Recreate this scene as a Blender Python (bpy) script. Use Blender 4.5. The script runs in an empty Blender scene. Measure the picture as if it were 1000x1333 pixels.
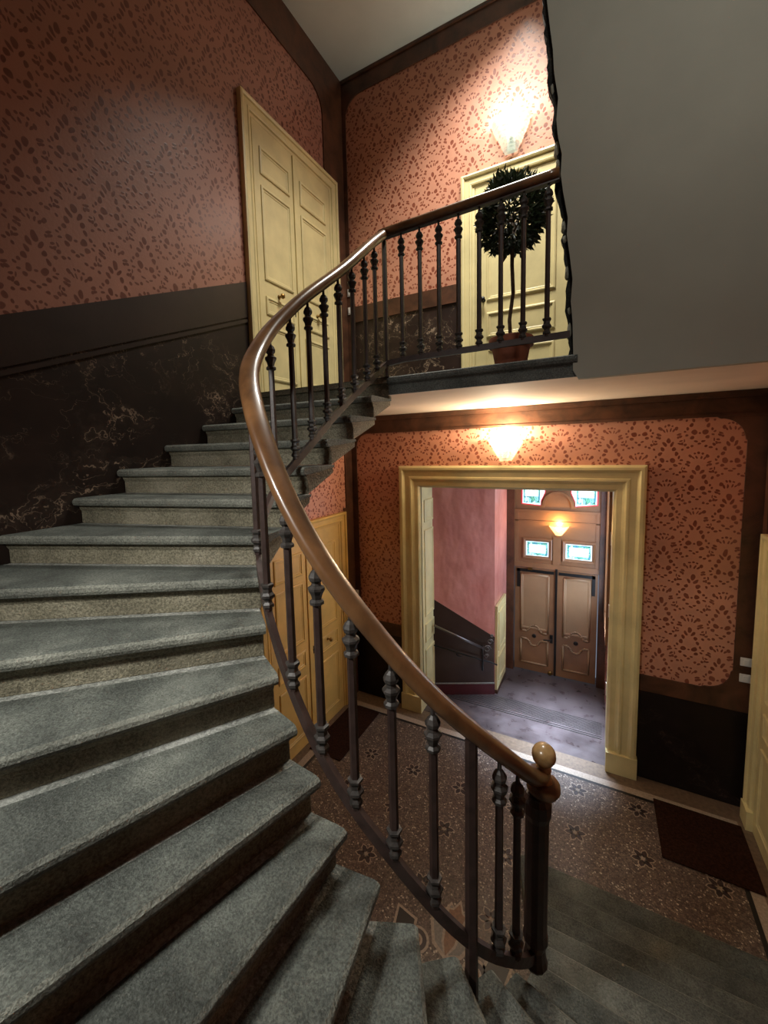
import bpy, bmesh, math, random
from mathutils import Vector, Matrix
random.seed(7)
SC = bpy.context.scene
COL = SC.collection
PI = math.pi

# ------------------------------------------------------------------ constants
R = 0.1624                 # riser
EYE = 3.335
LAND = 24 * R              # 3.898
XL, XR = -2.84, 1.25       # left / right wall
YB, YF = 4.60, -0.55       # back wall (with the doorway) / wall behind the camera
YL = 2.92                  # landing edge
ZS = 3.758                 # soffit under the landing
ZC = 7.76                  # upper ceiling
WX0, WX1, WCX, WCY, WR = -1.45, -0.18, -0.815, 1.78, 0.635   # the stair well


def srgb(r, g, b):
    f = lambda c: (c / 255) / 12.92 if c / 255 <= .04045 else ((c / 255 + .055) / 1.055) ** 2.4
    return (f(r), f(g), f(b), 1)


# ------------------------------------------------------------------ materials
class NT:
    def __init__(s, name):
        s.m = bpy.data.materials.new(name); s.m.use_nodes = True
        s.t = s.m.node_tree; s.b = s.t.nodes['Principled BSDF']

    def n(s, typ, ins=None, **kw):
        nd = s.t.nodes.new(typ)
        for k, v in kw.items(): setattr(nd, k, v)
        if ins:
            for k, v in ins.items(): s.set(nd.inputs[k], v)
        return nd

    def set(s, inp, v):
        if isinstance(v, bpy.types.NodeSocket): s.t.links.new(v, inp)
        else: inp.default_value = v

    def math(s, op, a, b=0.0, c=0.0, clamp=False):
        nd = s.n('ShaderNodeMath', operation=op, use_clamp=clamp)
        s.set(nd.inputs[0], a); s.set(nd.inputs[1], b); s.set(nd.inputs[2], c)
        return nd.outputs[0]

    def mix(s, f, a, b, mode='MIX'):
        nd = s.n('ShaderNodeMix', data_type='RGBA', blend_type=mode)
        s.set(nd.inputs[0], f); s.set(nd.inputs[6], a); s.set(nd.inputs[7], b)
        return nd.outputs[2]

    def ramp(s, f, stops, interp='LINEAR'):
        nd = s.n('ShaderNodeValToRGB'); cr = nd.color_ramp; cr.interpolation = interp
        while len(cr.elements) > 1: cr.elements.remove(cr.elements[-1])
        cr.elements[0].position = stops[0][0]; cr.elements[0].color = stops[0][1]
        for p, c in stops[1:]:
            e = cr.elements.new(p); e.color = c
        s.set(nd.inputs[0], f)
        return nd.outputs[0]

    def coord(s, which='Object'):
        return s.n('ShaderNodeTexCoord').outputs[which]

    def geo(s):
        return s.n('ShaderNodeNewGeometry').outputs['Position']

    def noise(s, vec, scale, detail=4, rough=.55, scl=None, dist=0.0):
        if scl: vec = s.n('ShaderNodeMapping', {'Vector': vec, 'Scale': scl}).outputs[0]
        return s.n('ShaderNodeTexNoise', {'Vector': vec, 'Scale': scale, 'Detail': detail, 'Roughness': rough, 'Distortion': dist}).outputs[0]

    def bump(s, h, strength=.3, dist=.01):
        nd = s.n('ShaderNodeBump', {'Height': h, 'Strength': strength, 'Distance': dist})
        s.set(s.b.inputs['Normal'], nd.outputs[0])

    def out(s, color=None, rough=None, metal=None, spec=None, coat=None):
        for k, v in (('Base Color', color), ('Roughness', rough), ('Metallic', metal), ('Specular IOR Level', spec), ('Coat Weight', coat)):
            if v is not None: s.set(s.b.inputs[k], v)
        return s.m


def g4(v): return (v, v, v, 1)


def painted(name, col, var=.12, rough=.5, scale=6, bump=.15, spec=.5, coat=None):
    t = NT(name); p = t.geo()
    n1 = t.noise(p, scale, 5)
    c2 = tuple(c * (1 - var * 2) for c in col[:3]) + (1,)
    c3 = tuple(min(1, c * (1 + var)) for c in col[:3]) + (1,)
    c = t.ramp(n1, [(.3, c2), (.7, c3)])
    t.bump(t.noise(p, 60, 3), bump, .003)
    return t.out(c, rough, spec=spec, coat=coat)


def wallpaper(name, base, motif, wet=.5):
    """terracotta damask: half-drop repeat of a pear-shaped ring of leaves and a fan of petals"""
    t = NT(name)
    uv = t.coord('UV')
    # hand-printed wobble
    nz = t.n('ShaderNodeTexNoise', {'Vector': uv, 'Scale': 14.0, 'Detail': 1.0}).outputs['Color']
    off = t.n('ShaderNodeVectorMath', {0: nz, 1: (.5, .5, .5)}, operation='SUBTRACT').outputs[0]
    off = t.n('ShaderNodeVectorMath', {0: off, 3: .03}, operation='SCALE').outputs[0]
    uvw = t.n('ShaderNodeVectorMath', {0: uv, 1: off}, operation='ADD').outputs[0]
    sp = t.n('ShaderNodeSeparateXYZ', {0: uvw})
    W, H = .224, .50
    cu = t.math('DIVIDE', sp.outputs[0], W)
    col = t.math('FLOOR', cu)
    ax = t.math('MULTIPLY', t.math('ABSOLUTE', t.math('SUBTRACT', t.math('SUBTRACT', cu, col), .5)), W)
    odd = t.math('FLOORED_MODULO', col, 2.0)
    v = t.math('DIVIDE', t.math('ADD', sp.outputs[1], t.math('MULTIPLY', odd, H / 2)), H)
    fy = t.math('MULTIPLY', t.math('SUBTRACT', t.math('SUBTRACT', v, t.math('FLOOR', v)), .5), H)
    cell = t.n('ShaderNodeCombineXYZ', {0: ax, 1: fy, 2: 0.0}).outputs[0]
    D = 180 / PI
    E = [(0, .099, .016, .026, 0), (.028, .062, .011, .023, -30), (.044, .020, .013, .017, -20), (.060, -.022, .013, .017, 15),
         (.041, -.082, .018, .021, -20), (0, -.090, .010, .008, 0), (.057, -.125, .014, .013, 20), (.026, -.160, .013, .008, 15),
         (0, -.180, .013, .008, 0), (0, .238, .010, .009, 0), (.026, .232, .008, .008, 0), (.016, .197, .0065, .015, -16),
         (.040, .192, .0065, .015, -34), (.060, .208, .012, .015, -20), (.074, .155, .016, .009, 25), (.082, .136, .014, .009, 25),
         (.066, .128, .008, .010, 0), (.094, .098, .011, .008, 30), (.106, .072, .010, .012, 0), (.088, .070, .012, .008, -10),
         (.102, .020, .009, .010, 0), (.086, -.052, .008, .012, 0), (.104, -.075, .010, .008, 20), (.092, -.105, .012, .008, -20),
         (.100, -.190, .010, .012, 20), (.080, -.215, .012, .009, 0), (.108, -.150, .006, .014, 0), (.050, -.205, .010, .009, 30)]
    d = None
    for (x, y, a, b, r) in E:
        mp = t.n('ShaderNodeMapping', {'Vector': cell, 'Location': (x, y, 0), 'Rotation': (0, 0, math.radians(r)), 'Scale': (a, b, 1)}, vector_type='TEXTURE')
        L = t.n('ShaderNodeVectorMath', {0: mp.outputs[0]}, operation='LENGTH').outputs['Value']
        d = L if d is None else t.math('MINIMUM', d, L)
    mask = t.n('ShaderNodeMapRange', {0: d, 1: .95, 2: 1.22, 3: 1.0, 4: 0.0}, interpolation_type='SMOOTHSTEP').outputs[0]
    big = t.noise(uv, 1.6, 4)
    fade = t.n('ShaderNodeMapRange', {0: t.noise(uv, 9, 3), 1: .25, 2: .75, 3: .75, 4: 1.0}).outputs[0]
    mask = t.math('MULTIPLY', mask, fade)
    b2 = tuple(c * .78 for c in base[:3]) + (1,)
    cb = t.ramp(big, [(.3, b2), (.7, base)])
    c = t.mix(mask, cb, motif)
    ro = t.math('SUBTRACT', .36, t.math('MULTIPLY', mask, .06))
    t.bump(t.math('ADD', t.math('MULTIPLY', mask, .4), t.noise(uv, 45, 3)), .22, .004)
    return t.out(c, ro, spec=wet)


def faux_marble(name, base, vein, amount=1.0, rough=.42):
    t = NT(name); uv = t.coord('UV')
    warp = t.n('ShaderNodeTexNoise', {'Vector': uv, 'Scale': 2.2, 'Detail': 5.0, 'Roughness': .6}).outputs['Color']
    wv = t.n('ShaderNodeVectorMath', {0: warp, 3: .9}, operation='SCALE').outputs[0]
    p = t.n('ShaderNodeVectorMath', {0: uv, 1: wv}, operation='ADD').outputs[0]
    p = t.n('ShaderNodeMapping', {'Vector': p, 'Rotation': (0, 0, -.35), 'Scale': (1.0, 2.1, 1)}).outputs[0]
    n1 = t.noise(p, 1.35, 3, .55)
    ridge = t.math('ABSOLUTE', t.math('SUBTRACT', n1, .5))
    thin = t.n('ShaderNodeMapRange', {0: ridge, 1: 0.0, 2: .007, 3: 1.0, 4: 0.0}).outputs[0]
    haze = t.n('ShaderNodeMapRange', {0: ridge, 1: 0.0, 2: .05, 3: .08, 4: 0.0}).outputs[0]
    n2 = t.noise(p, 2.9, 2.5, .5)
    thin2 = t.n('ShaderNodeMapRange', {0: t.math('ABSOLUTE', t.math('SUBTRACT', n2, .47)), 1: 0.0, 2: .006, 3: .7, 4: 0.0}).outputs[0]
    pres = t.n('ShaderNodeMapRange', {0: t.noise(uv, 1.5, 2), 1: .40, 2: .62, 3: 0.0, 4: 1.0}).outputs[0]
    f = t.math('MULTIPLY', t.math('MAXIMUM', t.math('MAXIMUM', thin, haze), thin2), pres)
    f = t.math('MULTIPLY', f, amount, clamp=True)
    mott = t.noise(uv, 5, 5)
    b2 = tuple(c * 2.0 for c in base[:3]) + (1,)
    cb = t.ramp(mott, [(.35, base), (.75, b2)])
    c = t.mix(f, cb, vein)
    t.bump(t.noise(uv, 40, 3), .08, .002)
    return t.out(c, rough, spec=.4)


def stone(name, dark, mid, light, rough=.72, sc=1.0, dust=.5):
    t = NT(name); p = t.geo()
    n1 = t.noise(p, 3.2 * sc, 7, .65)
    fine = t.noise(p, 120 * sc, 3, .7)
    c = t.ramp(n1, [(.30, dark), (.52, mid), (.75, light)])
    c = t.mix(t.n('ShaderNodeMapRange', {0: fine, 1: .38, 2: .62, 3: 0.0, 4: 1.0}).outputs[0], t.mix(.55, c, (0, 0, 0, 1)), c)
    vor = t.n('ShaderNodeTexVoronoi', {'Vector': p, 'Scale': 150.0 * sc, 'Randomness': 1.0})
    sp = t.n('ShaderNodeSeparateColor', {0: vor.outputs['Color']})
    chip = t.math('GREATER_THAN', sp.outputs[0], .90)
    chip = t.math('MULTIPLY', chip, t.math('LESS_THAN', vor.outputs['Distance'], .38))
    c = t.mix(t.math('MULTIPLY', chip, .16), c, tuple(min(1, x * 1.5) for x in light[:3]) + (1,))
    stain = t.n('ShaderNodeMapRange', {0: t.noise(p, 1.7, 6, .7), 1: .55, 2: .75, 3: 0.0, 4: dust}).outputs[0]
    c = t.mix(stain, c, light)
    t.bump(t.math('ADD', t.math('MULTIPLY', fine, .7), t.noise(p, 30 * sc, 6, .7)), .8, .010)
    return t.out(c, rough, spec=.35)


def wood(name, a, b, rough, scl, scale=9, coat=None, bump=.08):
    t = NT(name); p = t.geo()
    n1 = t.noise(p, scale, 6, .6, scl=scl, dist=.6)
    c = t.ramp(n1, [(.32, a), (.68, b)])
    t.bump(n1, bump, .003)
    return t.out(c, rough, coat=coat)


M = {}
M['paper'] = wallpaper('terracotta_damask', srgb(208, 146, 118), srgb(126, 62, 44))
M['paper_left_dim'] = wallpaper('terracotta_damask_shaded', srgb(168, 118, 100), srgb(102, 57, 46), .55)  # same paper; the left wall's dimmer light is put into its colour
M['brown'] = wood('dark_brown_paint', srgb(58, 37, 25), srgb(98, 62, 42), .40, (1, 1, 1), 5)
M['band'] = painted('brown_black_paint', srgb(44, 33, 28), .2, .38, 3)
M['marble'] = faux_marble('dark_faux_marble', srgb(24, 15, 11), srgb(150, 128, 108), .95)
M['marble_pale'] = faux_marble('dark_faux_marble_pale_veins', srgb(34, 22, 17), srgb(176, 152, 128), 1.2)
M['dado'] = faux_marble('black_faux_marble', srgb(18, 11, 9), srgb(90, 70, 62), .55)
M['tread'] = stone('worn_grey_stone', srgb(66, 70, 66), srgb(98, 103, 97), srgb(134, 138, 129))
M['riser'] = stone('buff_stone', srgb(110, 105, 88), srgb(140, 135, 114), srgb(166, 160, 140), .75, .8)
M['tread_nose'] = stone('pale_nosing_stone', srgb(96, 99, 92), srgb(128, 131, 121), srgb(160, 162, 150), .6)  # paler stone for the rounded front edge of each tread
M['dust'] = stone('dusty_joint_stone', srgb(104, 108, 102), srgb(150, 153, 146), srgb(196, 198, 192), .85, .6)
M['fascia'] = stone('blue_grey_stone', srgb(78, 82, 78), srgb(104, 108, 104), srgb(130, 134, 128))
M['cream'] = painted('cream_paint', srgb(214, 172, 94), .10, .42, 3, .12)
M['cream_pale'] = painted('pale_cream_paint', srgb(218, 202, 148), .10, .42, 3, .12)
M['entry'] = painted('brown_varnished_door', srgb(136, 96, 66), .12, .38, 3, .1)
def gloss_pink():
    t = NT('glossy_pink_paint'); p = t.geo()
    c = t.ramp(t.noise(p, 2.2, 5), [(.3, srgb(196, 122, 112)), (.7, srgb(222, 152, 140))])
    h = t.math('ADD', t.math('MULTIPLY', t.noise(p, 2.4, 3, scl=(1, 1, .55)), 1.0), t.math('MULTIPLY', t.noise(p, 9, 3), .10))
    t.bump(h, .8, .05)
    return t.out(c, .24, spec=.7, coat=.4)
M['pink'] = gloss_pink()
M['entry_pale'] = painted('pale_brown_panel_paint', srgb(158, 124, 92), .08, .4, 3, .1)
M['halldado'] = painted('glossy_brown_paint', srgb(66, 50, 44), .12, .24, 2.2, .05)
M['maroon'] = painted('maroon_paint', srgb(84, 34, 40), .15, .4, 5)
M['ceiling'] = painted('grey_white_plaster', srgb(205, 210, 200), .04, .85, 1.5, .08)
M['plaster'] = painted('grey_plaster', srgb(150, 150, 138), .05, .8, 1.6, .12)
M['soffit'] = painted('cream_plaster', srgb(222, 206, 188), .05, .8, 2, .12)
M['iron'] = painted('dark_brown_iron_paint', srgb(58, 44, 40), .2, .42, 20, .25, .5)
M['cast'] = painted('grey_cast_iron_paint', srgb(62, 58, 55), .3, .45, 45, .3, .4)
M['rail'] = wood('polished_walnut', srgb(84, 57, 35), srgb(124, 88, 55), .33, (1, 1, .6), 7, .35, .03)
M['ball'] = wood('pale_turned_wood', srgb(138, 108, 68), srgb(176, 144, 98), .3, (1, 1, 2), 16, .3)
M['brass'] = NT('old_brass').out(srgb(150, 118, 66), .35, 1.0)
M['black'] = NT('black_iron').out(srgb(22, 20, 19), .45, .3)
M['switch'] = NT('white_plastic').out(srgb(225, 222, 212), .35)
M['mat'] = painted('brown_coir', srgb(48, 27, 17), .3, .95, 60, .6, .1)
M['rough'] = stone('shaded_torn_edge', srgb(20, 20, 19), srgb(44, 44, 42), srgb(84, 84, 80), .9)  # torn wall edge, its shadow put into the dark colour
M['pot'] = painted('terracotta_pot', srgb(132, 72, 48), .15, .75, 9)
M['soil'] = painted('dark_soil', srgb(40, 30, 22), .3, .95, 40, .6)
M['bark'] = painted('brown_bark', srgb(92, 74, 58), .25, .85, 40, .6)


def leafmat():
    t = NT('dark_laurel_leaf')
    o = t.n('ShaderNodeTexNoise', {'Vector': t.geo(), 'Scale': 30.0}).outputs[0]
    c = t.ramp(o, [(.35, srgb(26, 36, 22)), (.7, srgb(62, 78, 50))])
    return t.out(c, .38, spec=.6)
M['leaf'] = leafmat()


def terrazzo():
    t = NT('brown_terrazzo'); p = t.geo()
    v = t.n('ShaderNodeTexVoronoi', {'Vector': p, 'Scale': 78.0})
    s = t.n('ShaderNodeSeparateColor', {0: v.outputs['Color']})
    edge = t.n('ShaderNodeTexVoronoi', {'Vector': p, 'Scale': 78.0}, feature='DISTANCE_TO_EDGE').outputs['Distance']
    c = t.ramp(s.outputs[0], [(0, srgb(66, 54, 50)), (.22, srgb(114, 98, 88)), (.42, srgb(92, 76, 68)), (.60, srgb(136, 118, 104)), (.78, srgb(118, 100, 90)), (.92, srgb(196, 182, 164))], 'CONSTANT')
    em = t.n('ShaderNodeMapRange', {0: edge, 1: .04, 2: .16, 3: 1.0, 4: 0.0}).outputs[0]
    c = t.mix(em, c, srgb(88, 75, 68))
    c = t.mix(t.n('ShaderNodeMapRange', {0: t.noise(p, 2.5, 4), 1: .4, 2: .8, 3: 0.0, 4: .35}).outputs[0], c, srgb(60, 44, 36))
    ro = t.n('ShaderNodeMapRange', {0: t.noise(p, 6, 4), 3: .32, 4: .5}).outputs[0]
    return t.out(c, ro, spec=.45)
M['terrazzo'] = terrazzo()
M['inlay_black'] = NT('black_mosaic').out(srgb(26, 22, 22), .45)
M['inlay_pale'] = painted('pale_mosaic', srgb(166, 149, 132), .15, .45, 60)
M['inlay_dark'] = painted('plum_mosaic', srgb(54, 38, 38), .15, .45, 60)
M['inlay_brown'] = painted('ochre_mosaic', srgb(132, 96, 70), .15, .45, 60)
M['inlay_grey'] = painted('grey_mosaic', srgb(128, 122, 116), .15, .45, 60)
M['border'] = painted('brown_border_mosaic', srgb(112, 92, 74), .18, .45, 30)


def hallfloor():
    t = NT('worn_hall_stone'); p = t.geo()
    c = t.ramp(t.noise(p, 4, 6, .65), [(.3, srgb(52, 42, 42)), (.7, srgb(92, 80, 80))])
    ro = t.n('ShaderNodeMapRange', {0: t.noise(p, 8, 5), 1: .3, 2: .7, 3: .22, 4: .46}).outputs[0]
    t.bump(t.noise(p, 14, 4, scl=(.4, 2, 1)), .25, .006)
    return t.out(c, ro, spec=.5)
M['hallfloor'] = hallfloor()
M['metal'] = NT('worn_steel').out(srgb(120, 116, 114), .3, .9)


def glass_shade(name, col, strength):
    t = NT(name)
    t.out(srgb(150, 165, 152), .18, spec=.6)
    t.set(t.b.inputs['Emission Color'], col); t.set(t.b.inputs['Emission Strength'], strength)
    tr = t.n('ShaderNodeBsdfTranslucent', {'Color': (.30, .33, .30, 1)})
    tp = t.n('ShaderNodeBsdfTransparent', {'Color': (.95, .98, .95, 1)})
    m1 = t.n('ShaderNodeMixShader', {0: .84, 1: tr.outputs[0], 2: tp.outputs[0]})
    m2 = t.n('ShaderNodeMixShader', {0: .60, 1: t.b.outputs[0], 2: m1.outputs[0]})
    t.t.links.new(m2.outputs[0], t.t.nodes['Material Output'].inputs[0])
    return t.m


def emit(name, col, s):
    t = NT(name); t.out(col, .4)
    t.set(t.b.inputs['Emission Color'], col); t.set(t.b.inputs['Emission Strength'], s)
    return t.m


def stained(name):
    """leaded pane: pale centre with three ovals, blue-green leaves round the border; daylight behind it"""
    t = NT(name); uv = t.coord('UV')
    sp = t.n('ShaderNodeSeparateXYZ', {0: uv})
    ax = t.math('ABSOLUTE', t.math('SUBTRACT', sp.outputs[0], .5)); ay = t.math('ABSOLUTE', t.math('SUBTRACT', sp.outputs[1], .5))
    edge = t.math('MAXIMUM', t.math('MULTIPLY', ax, 1.0), t.math('MULTIPLY', ay, 1.0))
    vor = t.n('ShaderNodeTexVoronoi', {'Vector': uv, 'Scale': 9.0})
    lead = t.n('ShaderNodeTexVoronoi', {'Vector': uv, 'Scale': 9.0}, feature='DISTANCE_TO_EDGE').outputs['Distance']
    s = t.n('ShaderNodeSeparateColor', {0: vor.outputs['Color']})
    leafc = t.ramp(s.outputs[0], [(0, srgb(70, 130, 150)), (.35, srgb(120, 190, 190)), (.6, srgb(90, 160, 140)), (.8, srgb(170, 220, 225))], 'CONSTANT')
    leafc = t.mix(t.math('LESS_THAN', lead, .035), leafc, srgb(40, 60, 70))
    centre = t.math('LESS_THAN', t.math('MAXIMUM', t.math('MULTIPLY', ax, .80), ay), .30)
    c = t.mix(centre, leafc, srgb(190, 226, 232))
    x3 = t.math('PINGPONG', t.math('ADD', t.math('SUBTRACT', sp.outputs[0], .5), .105), .105)
    ov = t.math('SQRT', t.math('ADD', t.math('POWER', t.math('DIVIDE', t.math('SUBTRACT', .105, x3), .075), 2.0), t.math('POWER', t.math('DIVIDE', ay, .2), 2.0)))
    ring = t.math('MULTIPLY', t.math('LESS_THAN', ov, 1.0), t.math('GREATER_THAN', ov, .5))
    ring = t.math('MULTIPLY', ring, t.math('LESS_THAN', ax, .31))
    c = t.mix(ring, c, srgb(248, 246, 236))
    frame = t.math('GREATER_THAN', edge, .455)
    c = t.mix(frame, c, srgb(206, 232, 240))
    t.out(c, .2)
    t.set(t.b.inputs['Emission Color'], c); t.set(t.b.inputs['Emission Strength'], 1.1)
    return t.m
M['stained'] = stained('stained_glass_daylight')
M['pane_red'] = emit('red_glass_border', srgb(196, 60, 66), .8)
M['glass_white'] = glass_shade('ribbed_white_glass', (.90, 1, .93, 1), .35)
M['glass_warm'] = glass_shade('ribbed_warm_glass', (1, .90, .66, 1), .4)
M['glass_amber'] = glass_shade('amber_glass', (1, .66, .22, 1), 2.5)
M['bulb'] = emit('lit_bulb', (1, .97, .88, 1), 3)
M['bulb_warm'] = emit('lit_warm_bulb', (1, .80, .48, 1), 3)
M['daylight'] = emit('added_window_glow', (.62, .78, 1, 1), 6)  # glow of the added hall window, out of view


# ------------------------------------------------------------------ mesh helpers
class FR:
    """a local frame: point (u, v, w) -> O + U u + V v + W w"""
    def __init__(s, O=(0, 0, 0), U=(1, 0, 0), V=(0, 1, 0), W=(0, 0, 1)):
        s.O, s.U, s.V, s.W = Vector(O), Vector(U), Vector(V), Vector(W)

    def __call__(s, p):
        return s.O + s.U * p[0] + s.V * p[1] + s.W * p[2]


ID = FR()
FB = FR((0, YB, 0), (1, 0, 0), (0, 0, 1), (0, -1, 0))      # back wall, w towards the room
FL = FR((XL, 0, 0), (0, 1, 0), (0, 0, 1), (1, 0, 0))       # left wall
FRT = FR((XR, 0, 0), (0, 1, 0), (0, 0, 1), (-1, 0, 0))     # right wall


class MB:
    def __init__(s, fr=ID):
        s.fr = fr; s.v = []; s.f = []; s.mi = []; s.sm = []; s.mats = []

    def m(s, mat):
        if mat not in s.mats: s.mats.append(mat)
        return s.mats.index(mat)

    def face(s, idx, mat, smooth=False):
        s.f.append(tuple(idx)); s.mi.append(s.m(mat)); s.sm.append(smooth)

    def add(s, pts):
        b = len(s.v); s.v += [tuple(p) for p in pts]; return b

    def poly(s, pts, mat):
        b = s.add(pts); s.face(range(b, b + len(pts)), mat)

    def box(s, a, c, mat, bev=0.0):
        x0, x1 = sorted((a[0], c[0])); y0, y1 = sorted((a[1], c[1])); z0, z1 = sorted((a[2], c[2]))
        b = s.add([(x0, y0, z0), (x1, y0, z0), (x1, y1, z0), (x0, y1, z0), (x0, y0, z1), (x1, y0, z1), (x1, y1, z1), (x0, y1, z1)])
        for q in ((0, 3, 2, 1), (4, 5, 6, 7), (0, 1, 5, 4), (1, 2, 6, 5), (2, 3, 7, 6), (3, 0, 4, 7)):
            s.face([b + i for i in q], mat)

    def prism(s, pts, w0, w1, mat):
        n = len(pts)
        b = s.add([(p[0], p[1], w0) for p in pts] + [(p[0], p[1], w1) for p in pts])
        s.face(range(b + n - 1, b - 1, -1), mat); s.face(range(b + n, b + 2 * n), mat)
        for i in range(n):
            j = (i + 1) % n
            s.face((b + i, b + j, b + n + j, b + n + i), mat)

    def rings(s, rings, mat, closed=True, cap0=False, cap1=False, smooth=True):
        n = len(rings[0]); bs = [s.add(r) for r in rings]
        for k in range(len(rings) - 1):
            for i in range(n if closed else n - 1):
                j = (i + 1) % n
                s.face((bs[k] + i, bs[k] + j, bs[k + 1] + j, bs[k + 1] + i), mat, smooth)
        if cap0: s.face([bs[0] + i for i in range(n - 1, -1, -1)], mat)
        if cap1: s.face([bs[-1] + i for i in range(n)], mat)

    def lathe(s, prof, c, mat, seg=12, smooth=True, axis='z', rot=0.0):
        rg = []
        for r, h in prof:
            ring = []
            for i in range(seg):
                a = 2 * PI * i / seg + rot
                if axis == 'z': ring.append((c[0] + r * math.cos(a), c[1] + r * math.sin(a), c[2] + h))
                elif axis == 'w': ring.append((c[0] + r * math.cos(a), c[1] + r * math.sin(a), c[2] + h))
                else: ring.append((c[0] + h, c[1] + r * math.cos(a), c[2] + r * math.sin(a)))
            rg.append(ring)
        s.rings(rg, mat, True, True, True, smooth)

    def tube(s, path, prof, mat, smooth=True, up=Vector((0, 0, 1)), caps=True):
        """sweep a 2-D profile [(side, up)] along a 3-D path"""
        P = [Vector(p) for p in path]; rg = []
        for i, p in enumerate(P):
            t = (P[min(i + 1, len(P) - 1)] - P[max(i - 1, 0)]).normalized()
            side = t.cross(up)
            if side.length < 1e-4: side = Vector((1, 0, 0))
            side.normalize(); u2 = side.cross(t).normalized()
            rg.append([tuple(p + side * a + u2 * b) for a, b in prof])
        s.rings(rg, mat, True, caps, caps, smooth)

    def mould(s, u0, v0, u1, v1, prof, mat, open_bottom=False, field=None):
        """picture-frame moulding, profile [(inset, height)]"""
        rg = []
        for d, h in prof:
            if open_bottom: rg.append([(u0 + d, v0, h), (u0 + d, v1 - d, h), (u1 - d, v1 - d, h), (u1 - d, v0, h)])
            else: rg.append([(u0 + d, v0 + d, h), (u0 + d, v1 - d, h), (u1 - d, v1 - d, h), (u1 - d, v0 + d, h)])
        s.rings(rg, mat, not open_bottom, False, False, False)
        if field is not None:
            d, h = prof[-1]
            s.poly([(u0 + d, v0 + d, h), (u1 - d, v0 + d, h), (u1 - d, v1 - d, h), (u0 + d, v1 - d, h)], field)

    def build(s, name, parent=None, root=(0, 0, 0), bevel=0.0, loc=None):
        me = bpy.data.meshes.new(name)
        o3 = Vector(root)
        me.from_pydata([tuple(s.fr(p) - o3) for p in s.v], [], s.f)
        for mt in s.mats: me.materials.append(mt)
        me.polygons.foreach_set('material_index', s.mi)
        me.polygons.foreach_set('use_smooth', s.sm)
        uvl = me.uv_layers.new(name='UVMap')
        for lp in me.loops:
            p = s.v[lp.vertex_index]; uvl.data[lp.index].uv = (p[0], p[1])
        me.update()
        bm = bmesh.new(); bm.from_mesh(me); bmesh.ops.recalc_face_normals(bm, faces=bm.faces); bm.to_mesh(me); bm.free()
        ob = bpy.data.objects.new(name, me); COL.objects.link(ob)
        if parent: ob.parent = parent
        if loc: ob.location = loc
        if bevel:
            md = ob.modifiers.new('Bevel', 'BEVEL'); md.width = bevel; md.segments = 2; md.limit_method = 'ANGLE'; md.angle_limit = .7
        return ob


def tag(o, label=None, cat=None, group=None, kind=None):
    if label: o['label'] = label
    if cat: o['category'] = cat
    if group: o['group'] = group
    if kind: o['kind'] = kind
    return o


def empty(name, loc, label, cat, group=None, kind=None):
    o = bpy.data.objects.new(name, None); COL.objects.link(o); o.location = loc; o.empty_display_size = .1
    return tag(o, label, cat, group, kind)


def arc(cx, cy, r, a0, a1, n=8):
    return [(cx + r * math.cos(a0 + (a1 - a0) * i / n), cy + r * math.sin(a0 + (a1 - a0) * i / n)) for i in range(n + 1)]


# ------------------------------------------------------------------ stair geometry
INNER = {1: (-.47, 3.08), 2: (-.38, 2.77), 3: (-.30, 2.50), 4: (-.24, 2.25), 5: (-.20, 2.02), 6: (-.19, 1.80), 7: (-.245, 1.60), 8: (-.313, 1.446),
         9: (-.409, 1.307), 10: (-.53, 1.215), 11: (-.65, 1.160), 12: (-.775, 1.145), 13: (-.885, 1.142), 14: (-1.0, 1.156), 15: (-1.115, 1.19),
         16: (-1.236, 1.258), 17: (-1.352, 1.35), 18: (-1.44, 1.485), 19: (-1.475, 1.66), 20: (-1.475, 1.865), 21: (-1.465, 2.10), 22: (-1.455, 2.36), 23: (-1.45, 2.65), 24: (-1.45, 2.92)}
ANG = {1: 0, 2: 0, 3: 0, 4: 0, 5: -1, 6: -5, 7: -13, 8: -26, 9: -43, 10: -61, 11: -83, 12: -95, 13: -105.4, 14: -110, 15: -121, 16: -134.6, 17: -147.2, 18: -157.8,
       19: -164.9, 20: -168.0, 21: -173.2, 22: -176.7, 23: -178.2, 24: -180}


def bound(p, d):
    """distance along d from p to the (rounded) outer wall"""
    x0, x1, y0, rr = XL, XR, YF, .9
    t = 0.0
    def inside(q):
        if q[0] < x0 or q[0] > x1 or q[1] < y0: return False
        for cx in (x0 + rr, x1 - rr):
            if q[1] < y0 + rr and ((cx < 0 and q[0] < cx) or (cx > 0 and q[0] > cx)):
                if math.hypot(q[0] - cx, q[1] - y0 - rr) > rr: return False
        return True
    while inside((p[0] + d[0] * t, p[1] + d[1] * t)) and t < 6: t += .01
    return t


def nose(k):
    p = INNER[k]; a = math.radians(ANG[k]); d = (math.cos(a), math.sin(a))
    t = bound(p, d)
    return Vector((p[0], p[1], 0)), Vector((d[0], d[1], 0)), t


# ------------------------------------------------------------------ SETTING: floor
def flower(mb, x, y, r=.084, n=6):
    for i in range(n):
        a = 2 * PI * i / n + .26
        c, s_ = math.cos(a), math.sin(a)
        for sc, z, mt in ((1.32, .0006, M['inlay_pale']), (1.0, .0011, M['inlay_dark'])):
            pts = []
            for (l, w) in ((.16, 0), (.45, .22), (.75, .2), (1.0, 0), (.75, -.2), (.45, -.22)):
                l2 = (l - .6) * sc + .6; w2 = w * (sc if sc == 1 else 1.42)
                pts.append((x + r * (l2 * c - w2 * s_), y + r * (l2 * s_ + w2 * c), z))
            mb.poly(pts, mt)


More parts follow.
